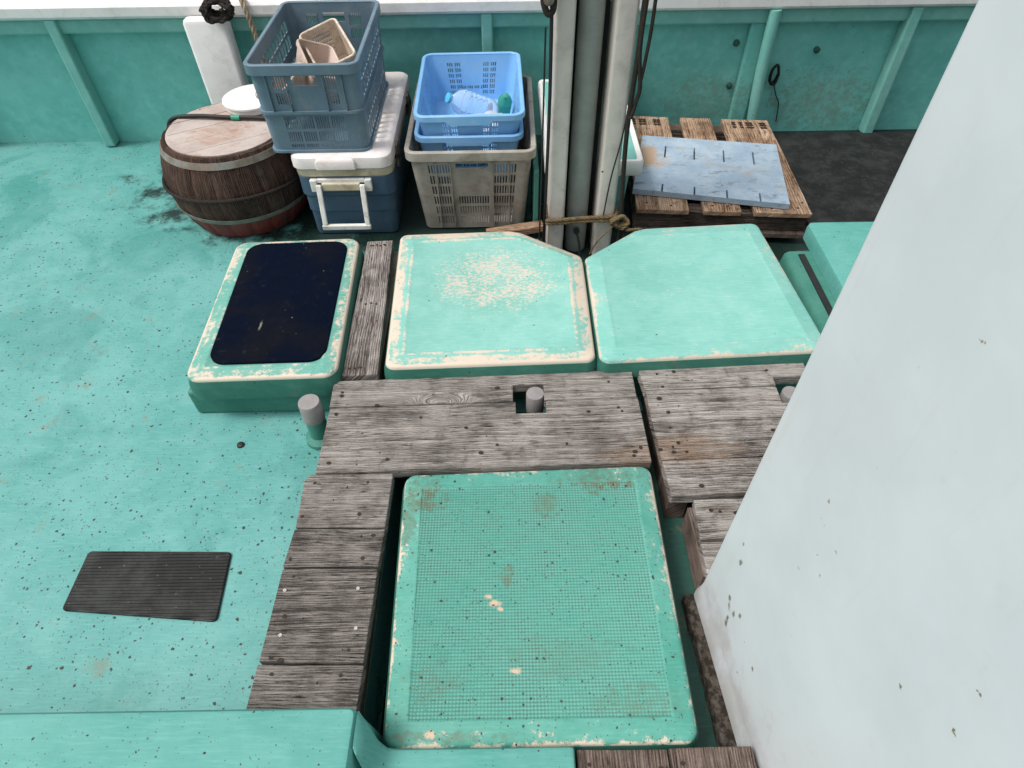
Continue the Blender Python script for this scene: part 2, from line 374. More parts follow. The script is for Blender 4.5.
M['rope_dark'] = plain('dark_rope', (.016, .012, .01), (.03, .022, .016), .9, 60, .5)
M['rope_brown'] = plain('brown_rope', (.20, .14, .07), (.10, .07, .035), .9, 60, .5)
M['rope_pale'] = plain('pale_rope', (.45, .38, .28), (.25, .16, .09), .9, 40, .5)
M['mat_dark'] = plain('dark_deck_mat', (.008, .008, .009), (.016, .015, .015), .9, 40, .5, spec=.1)
s = NT('ribbed_black_rubber'); p = s.pos(); wx = s.n('SeparateXYZ', {}, _0=p).outputs[1]; wv = s.math('MULTIPLY_ADD', s.math('SINE', s.math('MULTIPLY', wx, 620.0)), .5, .5)
c = s.mix(s.ss(s.noise(p, 9, 7, .75), .42, .66), (.009, .009, .009), (.04, .042, .038)); c = s.mix(s.math('MULTIPLY', wv, .4), c, (.03, .03, .028)); c = s.mix(speckle(s, p, 70, .15, .3, 4.0), c, (.13, .12, .1))
M['mat_rib'] = s.fin(c, .6, s.bump(wv, .8, .004), .3)
M['wood'] = wood('weathered_wood', lo=(.06, .052, .046), mid_=(.235, .21, .19), hi=(.40, .37, .34), stains=[((.40, 1.19, 0), (.09, .045, .1), .5)])
M['woodR'] = wood('weathered_wood_stained', lo=(.075, .063, .055), mid_=(.30, .27, .245), hi=(.50, .465, .43), stains=[((.53, 1.20, 0), (.12, .045, .1), .55)])
M['woodL'] = wood('weathered_wood_dark', lo=(.048, .041, .036), mid_=(.20, .178, .16), hi=(.35, .32, .295))
M['woodV'] = wood('weathered_wood_straight', lo=(.07, .058, .053), mid_=(.25, .218, .20), hi=(.46, .415, .39), knots=.0, scale=.8)
M['woodB'] = wood('dark_damp_wood', lo=(.05, .035, .03), mid_=(.15, .11, .09), hi=(.27, .21, .18), knots=.2)
M['pallet'] = wood('pallet_pine', lo=(.10, .055, .03), mid_=(.34, .215, .135), hi=(.56, .41, .30), scale=.7)
M['beam'] = plain('rough_beam', (.035, .024, .017), (.15, .125, .10), .9, 45, 1.0, dirt=(.02, .018, .012), dirt_amt=.9, dscale=14, specks=.6, bdist=.012, lo=.42, hi=.62)
M['barrel'] = wood('barrel_staves', lo=(.015, .009, .007), mid_=(.06, .034, .026), hi=(.12, .072, .056), knots=0)
M['barrel_head'] = plain('barrel_head_bleached', (.48, .42, .38), (.36, .29, .26), .8, 6, .4, dirt=(.3, .12, .05), dirt_amt=.55, dscale=4, specks=.1)
M['hoop'] = plain('grey_hoop', (.20, .20, .18), (.13, .11, .08), .6, 20, dirt=(.2, .09, .04), dirt_amt=.5)
M['hole'] = plain('rusty_nail', (.02, .014, .01), (.05, .025, .015), .8, 200)
M['screw'] = plain('pale_screw', (.6, .58, .55), (.4, .38, .35), .4, 100)
M['navy_mat'] = None
s = NT('navy_carpet'); p = s.pos(); n = s.n('TexChecker', {}, Vector=p, Scale=230.0).outputs[1]; n = s.math('MULTIPLY', n, s.noise(p, 300, 2, .5)); f = s.noise(p, 5, 4, .6)
c = s.mix(s.ss(f, .40, .68), (.003, .006, .016), (.008, .009, .013)); c = s.mix(s.math('MULTIPLY', s.ss(n, .5, .8), .5), c, (.014, .016, .024))
c = s.mix(speckle(s, p, 60, .10, .10, 2.2), c, (.20, .20, .19)); c = s.mix(s.math('MULTIPLY', s.ss(s.noise(p, 25, 8, .8), .56, .72), .35), c, (.06, .062, .065)); c = s.mix(s.blob(p, (-.905, 1.74, .05), (.005, .026, .1), s.noise(p, 160, 5, .8)), c, (.22, .20, .15))
M['navy_mat'] = s.fin(c, .95, s.bump(n, 1.0, .004), .02)
M['crate_grey_blue'] = plain('grey_blue_plastic', (.11, .175, .225), (.15, .22, .275), .5, 7, dirt=(.25, .26, .26), dirt_amt=.4, dscale=9)
M['crate_taupe'] = plain('taupe_plastic', (.39, .36, .315), (.28, .25, .205), .55, 8, dirt=(.14, .11, .07), dirt_amt=.5, dscale=11)
M['crate_blue'] = plain('sky_blue_plastic', (.19, .44, .76), (.25, .50, .80), .4, 6, dirt=(.3, .48, .66), dirt_amt=.35, dscale=12)
M['basket'] = plain('beige_plastic', (.68, .59, .49), (.56, .46, .37), .6, 12, dirt=(.28, .18, .1), dirt_amt=.6, dscale=13)
M['tray'] = plain('pinkish_beige_plastic', (.62, .50, .44), (.52, .42, .35), .65, 12, dirt=(.34, .22, .15), dirt_amt=.6, dscale=12)
M['cooler_white'] = plain('cooler_lid_white', (.80, .75, .73), (.72, .66, .64), .5, 7, dirt=(.50, .36, .28), dirt_amt=.45, dscale=9, specks=.04)
M['cooler_band'] = plain('cooler_rim_yellowed', (.60, .54, .40), (.50, .42, .28), .5, 10, dirt=(.28, .18, .08), dirt_amt=.6)
M['cooler_blue'] = plain('cooler_blue', (.05, .095, .15), (.065, .12, .175), .45, 6, dirt=(.11, .15, .18), dirt_amt=.4)
M['cooler_handle'] = plain('handle_white', (.78, .77, .73), (.68, .67, .62), .45, 15, dirt=(.36, .33, .2), dirt_amt=.5, dscale=20)
M['pipe_grey'] = plain('grey_pvc', (.27, .255, .25), (.23, .215, .21), .55, 30, dirt=(.15, .13, .12), dirt_amt=.3)
M['cabin'] = None
s = NT('cabin_white_gelcoat'); p = s.pos(); n = s.noise(p, 4, 4, .6)
c = s.mix(s.ss(n, .3, .7), (.60, .625, .645), (.55, .575, .595))
sk = s.ss(s.noise(s.vmul(p, (14, 14, .8)), 1.6, 5, .65), .56, .74); c = s.mix(s.math('MULTIPLY', sk, .30), c, (.50, .49, .45))
c = s.mix(speckle(s, p, 16, .06, .10, 5.0), c, (.20, .15, .09)); c = s.mix(speckle(s, p, 30, .07, .12, 9.0), c, (.30, .24, .16))
pz = s.n('SeparateXYZ', {}, _0=p).outputs[2]
g = s.math('MULTIPLY', s.ss(s.math('ADD', s.noise(p, 9, 6, .7), s.math('MULTIPLY', s.ss(pz, .22, -.1), .30)), .60, .88), .5); c = s.mix(g, c, (.36, .34, .30))
for q, r in [((.53, .63, .115), .006), ((.53, .665, .12), .006), ((.53, .655, .10), .006), ((.53, .64, .065), .0055), ((.53, .635, .045), .007), ((.53, .69, .26), .006), ((.53, .50, .12), .004), ((.53, .71, .31), .004), ((.53, .61, .15), .005)]:
    c = s.mix(s.math('MULTIPLY', s.blob(p, q, (.2, r*1.2, r*2.0), s.noise(p, 120, 2)), .85), c, (.13, .10, .05))
M['cabin'] = s.fin(c, .38, s.bump(s.noise(p, 3, 3), .08, .01), .45)
s = NT('blue_grey_board'); p = s.pos()
c = s.mix(s.ss(s.noise(p, 9, 6, .7), .35, .65), (.30, .40, .50), (.40, .50, .58)); c = s.mix(s.math('MULTIPLY', s.ss(s.noise(s.vmul(p, (1, 2.2, 1)), 11, 8, .78, .4), .53, .66), .75), c, (.13, .12, .11))
c = s.mix(s.math('MULTIPLY', s.blob(p, (.68, 2.95, .03), (.09, .12, .2), s.noise(p, 12, 4)), .8), c, (.45, .27, .12))
c = s.mix(s.math('MULTIPLY', s.ss(s.noise(p, 5, 4, .6, 1.0), .58, .7), .4), c, (.42, .33, .22))
q = s.vmul(p, (110, 110, 110)); wv = s.n('TexChecker', {}, Vector=q, Scale=1.0).outputs[1]
c = s.mix(s.math('MULTIPLY', wv, .18), c, (.16, .2, .24))
M['board_blue'] = s.fin(c, .7, s.bump(wv, .3, .001), .25)
s = NT('clear_plastic'); M['clear'] = s.fin((.93, .96, 1), .05, None, .9, Transmission_Weight=.82, IOR=1.15)
s = NT('green_plastic'); M['clear_green'] = s.fin((.10, .55, .38), .12, None, .5, Transmission_Weight=.55, IOR=1.3)
M['film'] = plain('crumpled_white_film', (.75, .78, .82), (.6, .66, .74), .3, 40, .6, Transmission_Weight=.35, bdist=.004)
M['cap_blue'] = plain('light_blue_cap', (.10, .50, .75), (.10, .45, .7), .35)
M['green_tape'] = plain('green_band', (.03, .30, .18), (.03, .24, .15), .5)
M['metal'] = plain('worn_steel', (.22, .2, .18), (.12, .09, .07), .5, 40, dirt=(.2, .09, .04), dirt_amt=.6, Metallic=.5)
M['red'] = plain('faded_red_paint', (.23, .035, .03), (.12, .035, .028), .7, 9, .4, dirt=(.08, .05, .035), dirt_amt=.8, dscale=9)
s = NT('sea_water'); p = s.pos(); n = s.noise(p, 1.4, 6, .6); M['water'] = s.fin((.10, .20, .19), .12, s.bump(n, .4, .3), .5)

# ------------------------------------------------------------------ setting: water, deck
bm = B(); loft(bm, [[Vector((x, y, -1.2)) for x, y in rect(-1500, 1500, -1500, 1500)]], False, True)
tag(mesh('water', bm, M['water']), kind='structure')
FZ = -.16
bm = B()
box(bm, -3.2, -.395, -2.2, 1.50, FZ-.25, FZ); box(bm, -.27, 3.6, -2.2, 1.50, FZ-.25, FZ); box(bm, -.395, -.27, -2.2, .30, FZ-.25, FZ)
box(bm, -3.2, 3.6, 1.50, 2.34, FZ-.25, FZ)
box(bm, -3.2, 3.6, 2.34, 3.56, FZ-.25, FZ-.006)
tag(mesh('deck', bm, M['floor']), kind='structure')
# scupper channel round the middle cover, its shade put into the colour
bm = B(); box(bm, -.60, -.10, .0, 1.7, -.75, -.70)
tag(mesh('bilge_floor', bm, M['grime_shade']), kind='structure')
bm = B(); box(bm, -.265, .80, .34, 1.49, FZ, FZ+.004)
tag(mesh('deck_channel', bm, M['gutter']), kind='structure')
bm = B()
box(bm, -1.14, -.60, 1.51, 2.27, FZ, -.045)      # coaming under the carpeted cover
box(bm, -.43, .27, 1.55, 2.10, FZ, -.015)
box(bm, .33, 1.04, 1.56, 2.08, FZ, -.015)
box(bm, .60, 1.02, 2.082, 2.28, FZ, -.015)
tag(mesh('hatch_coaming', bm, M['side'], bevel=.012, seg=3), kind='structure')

# ------------------------------------------------------------------ bulwark
BY = 3.56
bul = empty('bulwark', (0, BY, FZ), 'teal painted bulwark with white rail across the far side of the deck', 'bulwark')
bm = B(); box(bm, -3.4, 3.8, BY, BY+.07, FZ-.8, .50); mesh('side_panel', bm, M['wall_teal'], bul)
bm = B(); box(bm, -3.4, 3.8, BY-.05, BY, .425, .495); mesh('stringer', bm, M['rib_teal'], bul, bevel=.01)
bm = B(); loft(bm, [[Vector((x, y, z)) for y, z in [(BY-.075, .500), (BY-.085, .515), (BY-.085, .555), (BY-.07, .575), (BY+.10, .58), (BY+.115, .565), (BY+.115, .50)]] for x in (-3.45, 3.85)])
mesh('rail_cap', bm, M['white'], bul, bevel=.006)
bm = B(); box(bm, -3.4, 3.8, BY+.118, BY+.34, .48, .545); mesh('outer_rail', bm, M['rib_teal'], bul, bevel=.012)
for x in (-3.0, -2.25, -.098, .60, 1.325, 2.03, 2.75):
    bm = B(); box(bm, x-.028, x+.028, BY-.075, BY-.001, FZ, .499)
    if abs(x-1.325) < .01:
        bm.free(); bm = B(); tube(bm, [(x+.04, BY-.075, FZ), (x+.01, BY-.075, .15), (x, BY-.07, .499)], .030, 14)
        mesh('rib', bm, M['rib_teal'], bul, smooth=True)
    else: mesh('rib', bm, M['rib_teal'], bul, bevel=.008)
bm = B(); stack(bm, rect(-1.56, -1.35, BY-.17, BY-.088), .02, [(0, FZ), (0, .50), (.006, .515), (.03, .52)])
tag(mesh('post', bm, M['white'], smooth=True, origin=(-1.45, BY-.1, FZ)), 'thick white post against the bulwark behind the barrel', 'post')
bm = B(); box(bm, 1.235, 1.33, BY-.035, BY-.001, FZ, .498); mesh('rib_flange', bm, M['wall_teal'], bul, bevel=.015, seg=3)
# small bolt fittings on the bulwark wall
for x, z in ((1.19, .32), (1.205, .10), (1.62, .28)):
    bm = B(); lathe(bm, [(.016, 0), (.016, .012), (.008, .018)], Matrix.Translation((x, BY-.0005, z)) @ Matrix.Rotation(R(90), 4, 'X'), 10); mesh('bolt', bm, M['gutter'], bul, smooth=True)

# ------------------------------------------------------------------ hatch covers
def cover(name, poly, ztop, th, r, m, label, border=.045, recess=.004, facet=None, uvs=False, fil=.014, skirt=.012):
    bm = B()
    prof = [(-skirt, ztop-th), (-skirt*.7, ztop-th*.5), (0, ztop-fil), (fil*.12, ztop-fil*.55), (fil*.4, ztop-fil*.2), (fil, ztop), (border-.005, ztop+.0012)]
    prof += [(border-.002, ztop+.0022), (border+.003, ztop+.0018), (border+.011, ztop-recess)]
    stack(bm, poly, r, prof, 7)
    if facet:
        (a, b, slope) = facet; a, b = Vector((*a, 0)), Vector((*b, 0)); t = (b-a).normalized(); nr = Vector((-t.y, t.x, 0))
        bmesh.ops.bisect_plane(bm, geom=bm.verts[:]+bm.edges[:]+bm.faces[:], plane_co=a, plane_no=nr)
        for v in bm.verts:
            dd = (Vector((v.co.x, v.co.y, 0))-a).dot(nr)
            if dd > 1e-5: v.co.z -= dd*slope
    skirt_faces = ztop-fil*1.3
    cx = sum(p[0] for p in poly)/len(poly); cy = sum(p[1] for p in poly)/len(poly)
    o = mesh(name, bm, m, smooth=True, origin=(cx, cy, ztop-th))
    o.data.set_sharp_from_angle(angle=R(50))
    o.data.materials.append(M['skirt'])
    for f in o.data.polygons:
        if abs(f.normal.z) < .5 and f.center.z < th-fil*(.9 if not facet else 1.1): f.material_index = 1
    dist_attr(o, poly)
    if uvs:
        ul = o.data.uv_layers.new(name='UVMap')
        for l in o.data.loops:
            v = o.data.vertices[l.vertex_index].co; ul.data[l.index].uv = (v.x+3, v.y+3)
    tag(o, label, 'hatch cover')
    return o
h1p = [(-1.105, 1.482), (-.592, 1.496), (-.626, 2.283), (-1.135, 2.262)]
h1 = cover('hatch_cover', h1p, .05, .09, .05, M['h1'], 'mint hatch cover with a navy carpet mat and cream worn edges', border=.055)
bm = B(); stack(bm, [(-1.045, 1.553), (-.642, 1.562), (-.667, 2.250), (-1.075, 2.238)], .06, [(0, .0455), (0, .054), (.002, .0565), (.004, .057)], 7)
o = mesh('mat', bm, M['navy_mat'], smooth=True)
for v in o.data.vertices: v.co -= h1.location
o.parent = h1
h2p = [(-.434, 1.526), (.290, 1.548), (.292, 2.156), (.045, 2.318), (-.460, 2.300)]
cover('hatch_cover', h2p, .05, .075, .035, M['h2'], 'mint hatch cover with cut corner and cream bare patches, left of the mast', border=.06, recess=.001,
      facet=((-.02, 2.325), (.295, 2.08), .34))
h3p = [(.303, 1.540), (1.107, 1.578), (1.051, 2.347), (.529, 2.317), (.301, 2.140)]
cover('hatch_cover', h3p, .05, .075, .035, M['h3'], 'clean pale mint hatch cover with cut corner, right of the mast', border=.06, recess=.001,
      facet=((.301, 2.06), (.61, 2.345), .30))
hcp = [(-.308, .378), (.418, .380), (.421, 1.149), (-.331, 1.127)]
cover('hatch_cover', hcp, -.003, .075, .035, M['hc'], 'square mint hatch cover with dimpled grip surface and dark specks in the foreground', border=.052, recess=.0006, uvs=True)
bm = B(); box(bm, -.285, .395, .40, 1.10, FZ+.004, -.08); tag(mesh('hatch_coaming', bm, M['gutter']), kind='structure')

# ------------------------------------------------------------------ planks
def plank_bm(poly, z, th, along=(1, 0), jit=.0016, step=.07, sag=0.0):
    bm = B(); pts = []
    for (a, b) in zip(poly, poly[1:]+poly[:1]):
        a, b = Vector(a), Vector(b); k = max(1, int((b-a).length/step))
        for i in range(k):
            q = a.lerp(b, i/k)
            if i: nrm = Vector((-(b-a).y, (b-a).x)).normalized(); q = q + nrm*random.uniform(-jit, jit)
            pts.append(q)
    loft(bm, [[Vector((q.x, q.y, z-th)) for q in pts], [Vector((q.x, q.y, z)) for q in pts]])
    bmesh.ops.recalc_face_normals(bm, faces=bm.faces)
    ul = bm.loops.layers.uv.new('UVMap'); A = Vector((*along, 0)).normalized(); P = Vector((-A.y, A.x, 0))
    ou, ov = random.uniform(0, 40), random.uniform(0, 40)
    for f in bm.faces:
        for l in f.loops:
            c = l.vert.co; l[ul].uv = (c.dot(A)+ou, c.dot(P)+ov+(c.z-z)*1.0)
    return bm
def nails(parent, pts, z, r=.0055, m='hole', name='nail', h=.0015):
    for x, y in pts:
        bm = B(); rr = r*random.uniform(.75, 1.2)
        if m == 'screw': lathe(bm, [(r, 0), (r, h+.001), (r*.45, h+.001), (r*.4, h-.001)], Matrix.Translation((x, y, z)), 12)
        else: lathe(bm, [(rr, 0), (rr, h), (rr*.4, h-.0005)], Matrix.Translation((x, y, z)) @ Matrix.Scale(random.uniform(.8, 1.5), 4, (1, 0, 0)), 9)
        mesh(name, bm, M[m], parent)
def deck_panel(label, loc, planks, z, th, m, along, holes=(), screws=(), battens=()):
    t = empty('plank_walkway', (loc[0], loc[1], z-th), label, 'wooden walkway')
    for q in planks: mesh('plank', plank_bm(q, z+random.uniform(-.0015, .0015), th, along), m, t, bevel=.0035)
    nails(t, holes, z+.001); nails(t, screws, z+.0015, .0045, 'screw', 'screw')
    for bx in battens:
        bm = plank_bm(rect(*bx[:4]), z-th-.001, bx[4] if len(bx) > 4 else .05, (1, 0) if bx[1]-bx[0] > bx[3]-bx[2] else (0, 1)); mesh('batten', bm, M['woodB'], t, bevel=.002)
    return t
zc = 0.0
deck_panel('two wide weathered grey planks with a square cutout round a pipe', (-.1, 1.34), [
    [(-.609, 1.396), (.003, 1.411), (.003, 1.483), (.108, 1.487), (.107, 1.4145), (.418, 1.424), (.417, 1.549), (-.613, 1.514)],
    [(-.606, 1.134), (.427, 1.157), (.421, 1.421), (.112, 1.4115), (.112, 1.361), (.012, 1.359), (.012, 1.408), (-.606, 1.3925)]],
    zc, .04, M['wood'], (1, .022),
    holes=[(-.575, 1.46), (-.575, 1.445), (-.58, 1.365), (-.57, 1.17), (-.39, 1.18), (-.05, 1.47), (-.15, 1.30), (-.05, 1.23), (.38, 1.195), (.40, 1.21), (.375, 1.18), (.33, 1.49), (.36, 1.36), (.35, 1.375), (.17, 1.23), (.25, 1.36), (-.30, 1.345), (-.45, 1.40), (-.1, 1.20)],
    battens=[(-.56, -.47, 1.15, 1.50, .115), (.33, .40, 1.17, 1.53, .115)])
deck_panel('row of four weathered planks with an orange rust stain beside the white cabin', (.7, 1.3), [
    [(.450, 1.449), (.895, 1.462), (.895, 1.500), (1.02, 1.502), (1.02, 1.573), (.438, 1.556)],
    [(.452, 1.312), (1.03, 1.330), (1.03, 1.385), (.895, 1.387), (.895, 1.459), (.451, 1.446)],
    [(.458, 1.162), (1.03, 1.180), (1.03, 1.326), (.4525, 1.309)],
    [(.466, 1.032), (1.03, 1.055), (1.03, 1.177), (.4585, 1.159)]],
    zc+.002, .042, M['woodR'], (1, .022),
    holes=[(.50, 1.52), (.51, 1.462), (.56, 1.53), (.49, 1.41), (.51, 1.35), (.505, 1.285), (.50, 1.21), (.50, 1.19), (.52, 1.225), (.46, 1.20), (.54, 1.19), (.56, 1.065), (.83, 1.27), (.88, 1.53)],
    battens=[(.47, .53, 1.05, 1.55, .115), (.82, .86, 1.06, 1.45, .115)])
deck_panel('short pair of weathered planks with a rough knot, partly behind the white cabin corner', (.7, .9), [
    [(.525, .895), (1.0, .90), (1.0, 1.036), (.532, 1.028)], [(.522, .795), (1.0, .795), (1.0, .892), (.524, .890)]],
    -.012, .03, M['woodR'], (1, .012), holes=[(.60, .985), (.575, .99), (.665, .99), (.645, .98), (.64, .83)], battens=[(.518, .55, .80, 1.02, .105)])
deck_panel('column of four grey planks laid crosswise beside the speckled mint deck', (-.5, .8), [
    [(-.628, .950), (-.369, .946), (-.367, 1.1315), (-.618, 1.1315), (-.634, 1.115)],
    [(-.637, .829), (-.374, .825), (-.369, .9405), (-.629, .9445)],
    [(-.640, .576), (-.378, .569), (-.375, .8185), (-.636, .8225)],
    [(-.645, .33), (-.38, .33), (-.376, .5635), (-.641, .5695)]],
    -.004, .038, M['woodL'], (1, -.01),
    holes=[(-.60, 1.10), (-.615, .985), (-.44, 1.10), (-.62, .85), (-.42, .85), (-.60, .80), (-.60, .69), (-.61, .585), (-.585, .578), (-.42, .60), (-.60, .545), (-.43, .54), (-.40, .92), (-.45, .99)],
    screws=[(-.615, .760), (-.42, .762), (-.60, .640), (-.41, .655)], battens=[(-.61, -.56, .36, 1.12, .11), (-.44, -.395, .36, 1.12, .11)])
deck_panel('dark brown plank ends at the bottom edge right of the mint beam', (.33, .2), [
    [(.134, -.25), (.338, -.25), (.339, .369), (.134, .371)], [(.343, -.25), (.545, -.25), (.534, .373), (.343, .371)]],
    -.006, .04, M['woodB'], (0, 1), holes=[(.16, .34), (.32, .33), (.37, .34)], battens=[(.14, .53, .28, .33, .1)])
bm = plank_bm([(-.588, 1.527), (-.462, 1.532), (-.498, 2.312), (-.605, 2.306)], .012, .04, (-.03, 1))
vp = mesh('plank', bm, M['woodV'], bevel=.004, origin=(-.54, 1.9, -.03)); tag(vp, 'single narrow grey plank lying lengthwise between two mint hatch covers', 'plank')
for x, y in [(-.585, 2.275), (-.575, 2.272), (-.56, 2.277), (-.545, 2.272), (-.53, 2.28), (-.525, 2.275), (-.555, 1.90), (-.535, 1.905), (-.515, 1.9), (-.565, 1.56), (-.545, 1.56), (-.525, 1.565)]:
    bm = B(); lathe(bm, [(.005, 0), (.005, .0015)], Matrix.Translation((x, y, .012)), 8); sub('nail', bm, M['hole'], vp)
bm = B(); box(bm, -.59, -.47, 1.53, 2.29, FZ, -.032); tag(mesh('support_beam', bm, M['woodB'], origin=(-.5, 1.9, FZ)), 'dark beam under the narrow lengthwise plank', 'beam')
# rough beam against the cabin base
bm = plank_bm([(.500, .36), (.545, .36), (.505, .783), (.474, .783)], -.11, .07, (0, 1), jit=.0025, step=.03)
tag(mesh('rough_beam', bm, M['beam'], bevel=.006, origin=(.51, .6, FZ)), 'rotten rough brown beam along the foot of the white cabin', 'beam')

# ------------------------------------------------------------------ pipes
def standpipe(x, y, zt, r, label, cat='pipe'):
    t = empty('standpipe', (x, y, FZ), label, cat, 'capped grey standpipes')
    T = Matrix.Translation((x, y, 0))
    bm = B(); lathe(bm, [(r*1.5, FZ+.001), (r*1.45, FZ+.015), (r*.95, FZ+.03), (r*.92, zt-.075)], T, 28); mesh('pipe', bm, M['side'], t, smooth=True)
    bm = B(); lathe(bm, [(r*.93, zt-.085), (r, zt-.083), (r, zt-.004), (r*.94, zt), (r*.3, zt+.0005)], T, 28); mesh('cap', bm, M['pipe_grey'], t, smooth=True)
standpipe(-.668, 1.392, .035, .036, 'grey capped pipe standing on the open mint deck beside the planks')
standpipe(.078, 1.448, -.004, .031, 'grey capped pipe poking up in the square plank cutout')
standpipe(.945, 1.440, -.012, .031, 'grey capped pipe in the plank corner hole beside the white cabin')

# ------------------------------------------------------------------ white cabin
cab = empty('cabin', (.95, -.5, FZ), 'white cabin side with brown rust spots, rising at the right edge', 'cabin')
cp = [(.512, .785), (.72, -1.9), (2.1, -1.9), (2.1, .785)]
bm = B(); stack(bm, cp, .012, [(-.012, FZ+.006), (-.010, -.09), (-.003, -.06), (0, -.035), (0, 2.4)], 5); mesh('wall', bm, M['cabin'], cab, smooth=True)
bm = B(); stack(bm, cp, .05, [(-.06, 2.402), (-.07, 2.43), (-.03, 2.46), (.2, 2.48)], 5); mesh('roof', bm, M['white'], cab, smooth=True)

# ------------------------------------------------------------------ moulded mint housing at the lower left
hou = empty('deck_housing', (-.6, 0, FZ), 'raised mint block with sloping shoulder and low beam in the lower left foreground', 'deck housing')
bm = B(); stack(bm, [(-1.9, -.6), (-.352, -.6), (-.342, .428), (-1.9, .428)], .02, [(-.02, FZ+.001), (0, .12), (.002, .138), (.008, .147), (.018, .15)], 6); mesh('block', bm, M['housing'], hou, smooth=True)
bm = B()
prof = [(-.343, .145), (-.335, .138), (-.325, .11), (-.308, .065), (-.29, .04), (-.27, .03), (-.24, .027), (.115, .027), (.124, .022), (.128, .01), (.128, FZ+.002), (-.343, FZ+.002)]
n = len(prof)
ys = [(.200, 0), (.206, .004), (.215, .006)]
L = []
for y, ins in [(.235, .012), (.238, .004), (.248, 0), (.358, 0), (.368, .004), (.372, .012)]:
    L.append([Vector((x, y + (max(0, -.30-x)*1.15 if y > .3 else max(0, -.275-x)*1.6), z-(ins if z > 0 else 0))) for x, z in prof])
loft(bm, L); mesh('beam', bm, M['housing'], hou, smooth=True)

# side locker right of the clean cover
lk = empty('side_locker', (1.35, 2.0, FZ), 'mint locker with a dark slot right of the clean hatch cover', 'locker')
bm = B(); stack(bm, rect(1.135, 1.9, 1.62, 2.22), .03, [(-.02, FZ), (0, -.03), (.004, -.01), (.014, 0)], 5); mesh('body', bm, M['side'], lk, smooth=True)
bm = B(); box(bm, 1.19, 1.215, 1.72, 2.18, .0, .006); mesh('slot', bm, M['black'], lk)
bm = B(); stack(bm, rect(1.245, 1.95, 1.70, 2.32), .03, [(0, .001), (0, .05), (.005, .065), (.014, .07)], 5); mesh('lid', bm, M['housing'], lk, smooth=True)

# black mat at the left and beside the pallet
bm = B(); stack(bm, [(-1.30, .78), (-.845, .74), (-.862, .955), (-1.30, .965)], .012, [(0, FZ+.001), (0, FZ+.007), (.003, FZ+.009)], 3)
tag(mesh('rubber_mat', bm, M['mat_rib'], origin=(-1.1, .9, FZ)), 'black rubber mat on the speckled mint deck at the left', 'mat')
bm = B(); stack(bm, rect(1.42, 2.6, 2.36, 3.50), .02, [(0, FZ+.001), (0, FZ+.012), (.003, FZ+.014)], 3)
tag(mesh('rubber_mat', bm, M['mat_rib'], origin=(2, 3, FZ)), 'black mat on the deck between the pallet and the bulwark', 'mat')
bm = B(); lathe(bm, [(.014, 0), (.012, .006), (.005, .009)], Matrix.Translation((-.945, 1.365, FZ)), 10)
tag(mesh('drain_plug', bm, M['black'], origin=(-.945, 1.365, FZ)), 'small black plug in the mint deck near the carpeted cover', 'plug')

# ------------------------------------------------------------------ mast
mt = empty('mast', (.31, 2.46, FZ), 'tall white twin mast posts with a grey tube between them', 'mast')
for x0, x1 in ((.168, .236), (.372, .449)):
    bm = B(); stack(bm, rect(x0, x1, 2.395, 2.56), .012, [(0, FZ), (0, 3.2)], 4); mesh('post', bm, M['wall_grey'], mt, smooth=True)
bm = B(); lathe(bm, [(.047, FZ), (.047, 3.3)], Matrix.Translation((.299, 2.490, 0)), 40); mesh('tube', bm, M['tube'], mt, smooth=True)
bm = B(); box(bm, .237, .371, 2.54, 2.555, FZ, 3.2); mesh('shade_plate', bm, M['black'], mt)  # black plate added to close the gaps and darken the recess
bm = B(); tube(bm, [(.292, 2.415, -.02), (.292, 2.395, -.018)], .014, 12, smooth=False); tube(bm, [(.293, 2.40, -.02), (.305, 2.38, -.07), (.31, 2.37, -.12)], .005, 8); mesh('bolt', bm, M['black'], mt, smooth=True)
# rope tie
bm = B()
for k, (dz, dy) in enumerate([(0, 0), (.016, .002)]):
    rope(bm, [(.165, 2.50, .035+dz), (.158, 2.40, .035+dz), (.185, 2.384-dy, .034+dz), (.31, 2.387, .040+dz), (.43, 2.383, .048+dz), (.458, 2.40, .05+dz), (.455, 2.5, .05+dz)], .0085)
for k in range(7):
    a = random.uniform(0, 6); c = Vector((.47, 2.375, .05))
    rope(bm, [c + Vector((math.cos(a+t)*random.uniform(.015, .04), random.uniform(-.02, .01), math.sin(a+t)*random.uniform(.015, .035))) for t in (0, 1.5, 3, 4.6, 6)], .007)
rope(bm, [(.47, 2.37, .05), (.42, 2.355, .01), (.38, 2.36, -.05), (.355, 2.37, -.12)], .004)
rope(bm, [(.48, 2.37, .04), (.52, 2.36, .01), (.56, 2.36, -.01), (.57, 2.36, .01), (.53, 2.35, .02), (.50, 2.36, .01)], .006)
tag(mesh('rope_tie', bm, M['rope_brown'], smooth=True, origin=(.47, 2.37, .05)), 'brown rope lashed round the foot of the mast with a knot', 'rope')
